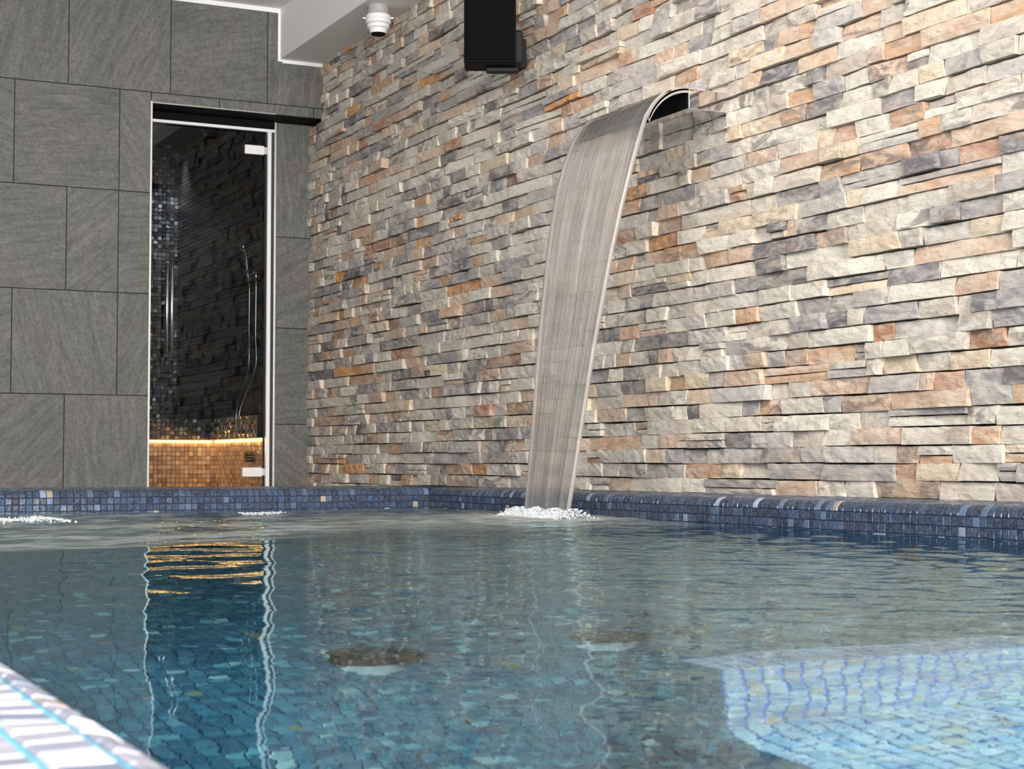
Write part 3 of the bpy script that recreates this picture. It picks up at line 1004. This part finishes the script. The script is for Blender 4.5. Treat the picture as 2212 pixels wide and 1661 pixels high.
V = np.stack([GX, GY, hgt], -1).reshape(-1, 3)
idx = np.arange(NXG * NYG).reshape(NYG, NXG)
F = np.stack([idx[:-1, :-1], idx[:-1, 1:], idx[1:, 1:], idx[1:, :-1]], -1).reshape(-1, 4)
me = bpy.data.meshes.new('pool_water')
me.vertices.add(len(V)); me.vertices.foreach_set('co', V.astype(np.float32).reshape(-1))
me.loops.add(F.size); me.loops.foreach_set('vertex_index', F.astype(np.int32).reshape(-1))
me.polygons.add(len(F)); me.polygons.foreach_set('loop_start', np.arange(0, F.size, 4, dtype=np.int32))
me.polygons.foreach_set('use_smooth', np.ones(len(F), dtype=bool))
me.update(calc_edges=True)
for nm, arr in (('foam', foam), ('chop', chop)):
    a = me.attributes.new(nm, 'FLOAT', 'POINT')
    a.data.foreach_set('value', arr.astype(np.float32).reshape(-1))
me.materials.append(MAT['water'])
po = bpy.data.objects.new('pool_water', me)
COL.objects.link(po)
setp(po, 'clear rippled teal pool water, churned beyond the middle', 'water', 'structure')

# foam where the sheet lands, a crest near the far edge, and specks standing in for glints: many small bubbles, nobody could count them


def bubbles(spots, r0, r1):
    import bmesh
    bm = bmesh.new()
    bmesh.ops.create_icosphere(bm, subdivisions=1, radius=1.0)
    bv = [q.co[:] for q in bm.verts]
    bf = [tuple(q.index for q in p.verts) for p in bm.faces]
    bm.free()
    b = MB()
    for x, y, z in spots:
        r = rng.uniform(r0, r1)
        b.add([(x + q[0] * r * 1.3, y + q[1] * r * 1.3, z + q[2] * r) for q in bv], bf)
    return b


sp_ = []
for q in range(7000):
    t = rng.random()
    y = 5.34 + t * 0.42 + rng.gauss(0, 0.04)
    x = 2.86 + rng.gauss(-0.02, 0.045)
    hgt_ = max(0.0, 0.040 * math.exp(-((x - 2.86) / 0.06) ** 2) * (0.5 + 0.5 * abs(math.sin(y * 21))))
    sp_.append((x, y, 0.002 + hgt_ * rng.random() ** 0.6))
fo = bubbles(sp_, 0.0012, 0.0042).obj('foam', MAT['foam'], None, (2.86, 5.5, 0), True)
setp(fo, 'white foam churned up where the water sheet hits the pool', 'foam', 'stuff')
sp_ = []
for q in range(1500):
    x = rng.uniform(0.75, 1.22)
    sp_.append((x, 6.0 + rng.gauss(0, 0.10) + 0.1 * x, 0.002 + 0.011 * rng.random() * (0.6 + 0.4 * math.sin(x * 40))))
fo2 = bubbles(sp_, 0.0015, 0.0045).obj('foam', MAT['foam'], None, (1.0, 6.1, 0), True)
setp(fo2, 'white foam crest on the water at the far left', 'foam', 'stuff')
sp_ = []
for q in range(240):
    x = rng.uniform(1.92, 2.12)
    sp_.append((x, 6.3 + 0.6 * (x - 2.0) + rng.gauss(0, 0.03), 0.006 + 0.008 * rng.random()))
fo3 = bubbles(sp_, 0.001, 0.0035).obj('foam', MAT['foam'], None, (2.0, 6.3, 0), True)
setp(fo3, 'small white specks standing in for water glints in front of the glass door', 'foam', 'stuff')

# ------------------------------------------------------------------ loudspeaker on the stone wall
ls = setp(empty('loudspeaker', (3.26, 6.86, CAMZ + 1.82)), 'black loudspeaker on a bracket high on the stone wall', 'loudspeaker')
ls_c = Vector((3.262, 6.86, 0))
a_ = math.radians(26.0)          # the way it is swung into the room
rx, ry = Vector((math.cos(a_), -math.sin(a_), 0)), Vector((math.sin(a_), math.cos(a_), 0))


def rot_box(mb, x0, x1, y0, y1, z0, z1, bev):
    t = MB().box((x0, y0, z0), (x1, y1, z1), bev)
    mb.add([tuple(ls_c + rx * p[0] + ry * p[1] + Vector((0, 0, p[2]))) for p in t.v], t.f)
    return mb


ZL0, ZL1 = CAMZ + 1.815, CAMZ + 2.22
rot_box(MB(), -0.118, 0.118, -0.085, 0.09, ZL0, ZL1, 0.012).obj('cabinet', MAT['black'], ls)
rot_box(MB(), -0.108, 0.108, -0.095, -0.0855, ZL0 + 0.012, ZL1 - 0.012, 0.004).obj('grille', MAT['grille'], ls)
br = MB()
rot_box(br, 0.10, 0.150, 0.0, 0.07, ZL0 + 0.02, ZL0 + 0.175, 0.014)
rot_box(br, -0.02, 0.13, -0.01, 0.05, ZL0 - 0.022, ZL0 - 0.001, 0.008)
br.tube([tuple(ls_c + rx * 0.13 + ry * 0.05 + Vector((0, 0, ZL0 + 0.09))), (XS - 0.02, 7.02, ZL0 + 0.11)], 0.018, 12)
br.obj('bracket', MAT['rubber'], ls)
MB().box((XS - 0.028, 6.96, ZL0 + 0.04), (XS + 0.01, 7.08, ZL0 + 0.18), 0.006).obj('wall_plate', MAT['rubber'], ls)

# ------------------------------------------------------------------ alarm sounder under the bulkhead
sx, sy = 3.318, 8.39
al = setp(empty('alarm_sounder', (sx, sy, ZBK)), 'white ringed alarm sounder hanging under the ceiling bulkhead', 'alarm')
MB().lathe(sx, sy, [(0, ZBK), (0.056, ZBK), (0.056, ZBK - 0.03), (0.060, ZBK - 0.05), (0, ZBK - 0.05)]).obj('base', MAT['grey_plastic'], al, None, False)
prof = [(0, ZBK - 0.050)]
z = ZBK - 0.050
for r in (0.066, 0.068, 0.060):
    prof += [(r - 0.006, z), (r, z - 0.004), (r, z - 0.020), (r - 0.006, z - 0.025)]
    z -= 0.025
prof += [(0.050, z - 0.002), (0.044, z - 0.026), (0, z - 0.026)]
MB().lathe(sx, sy, prof).obj('ringed_body', MAT['plastic'], al)
MB().lathe(sx, sy, [(0, z - 0.026), (0.040, z - 0.026), (0.036, z - 0.034), (0, z - 0.036)]).obj('sensor_cap', MAT['black'], al)
for s in (-1, 1):
    MB().tube([(sx + s * 0.062 * math.cos(YAW), sy - s * 0.062 * math.sin(YAW), ZBK - 0.066), (sx + s * 0.084 * math.cos(YAW), sy - s * 0.084 * math.sin(YAW), ZBK - 0.066)], [0.006, 0.004], 8).obj('side_screw', MAT['satin'], al)
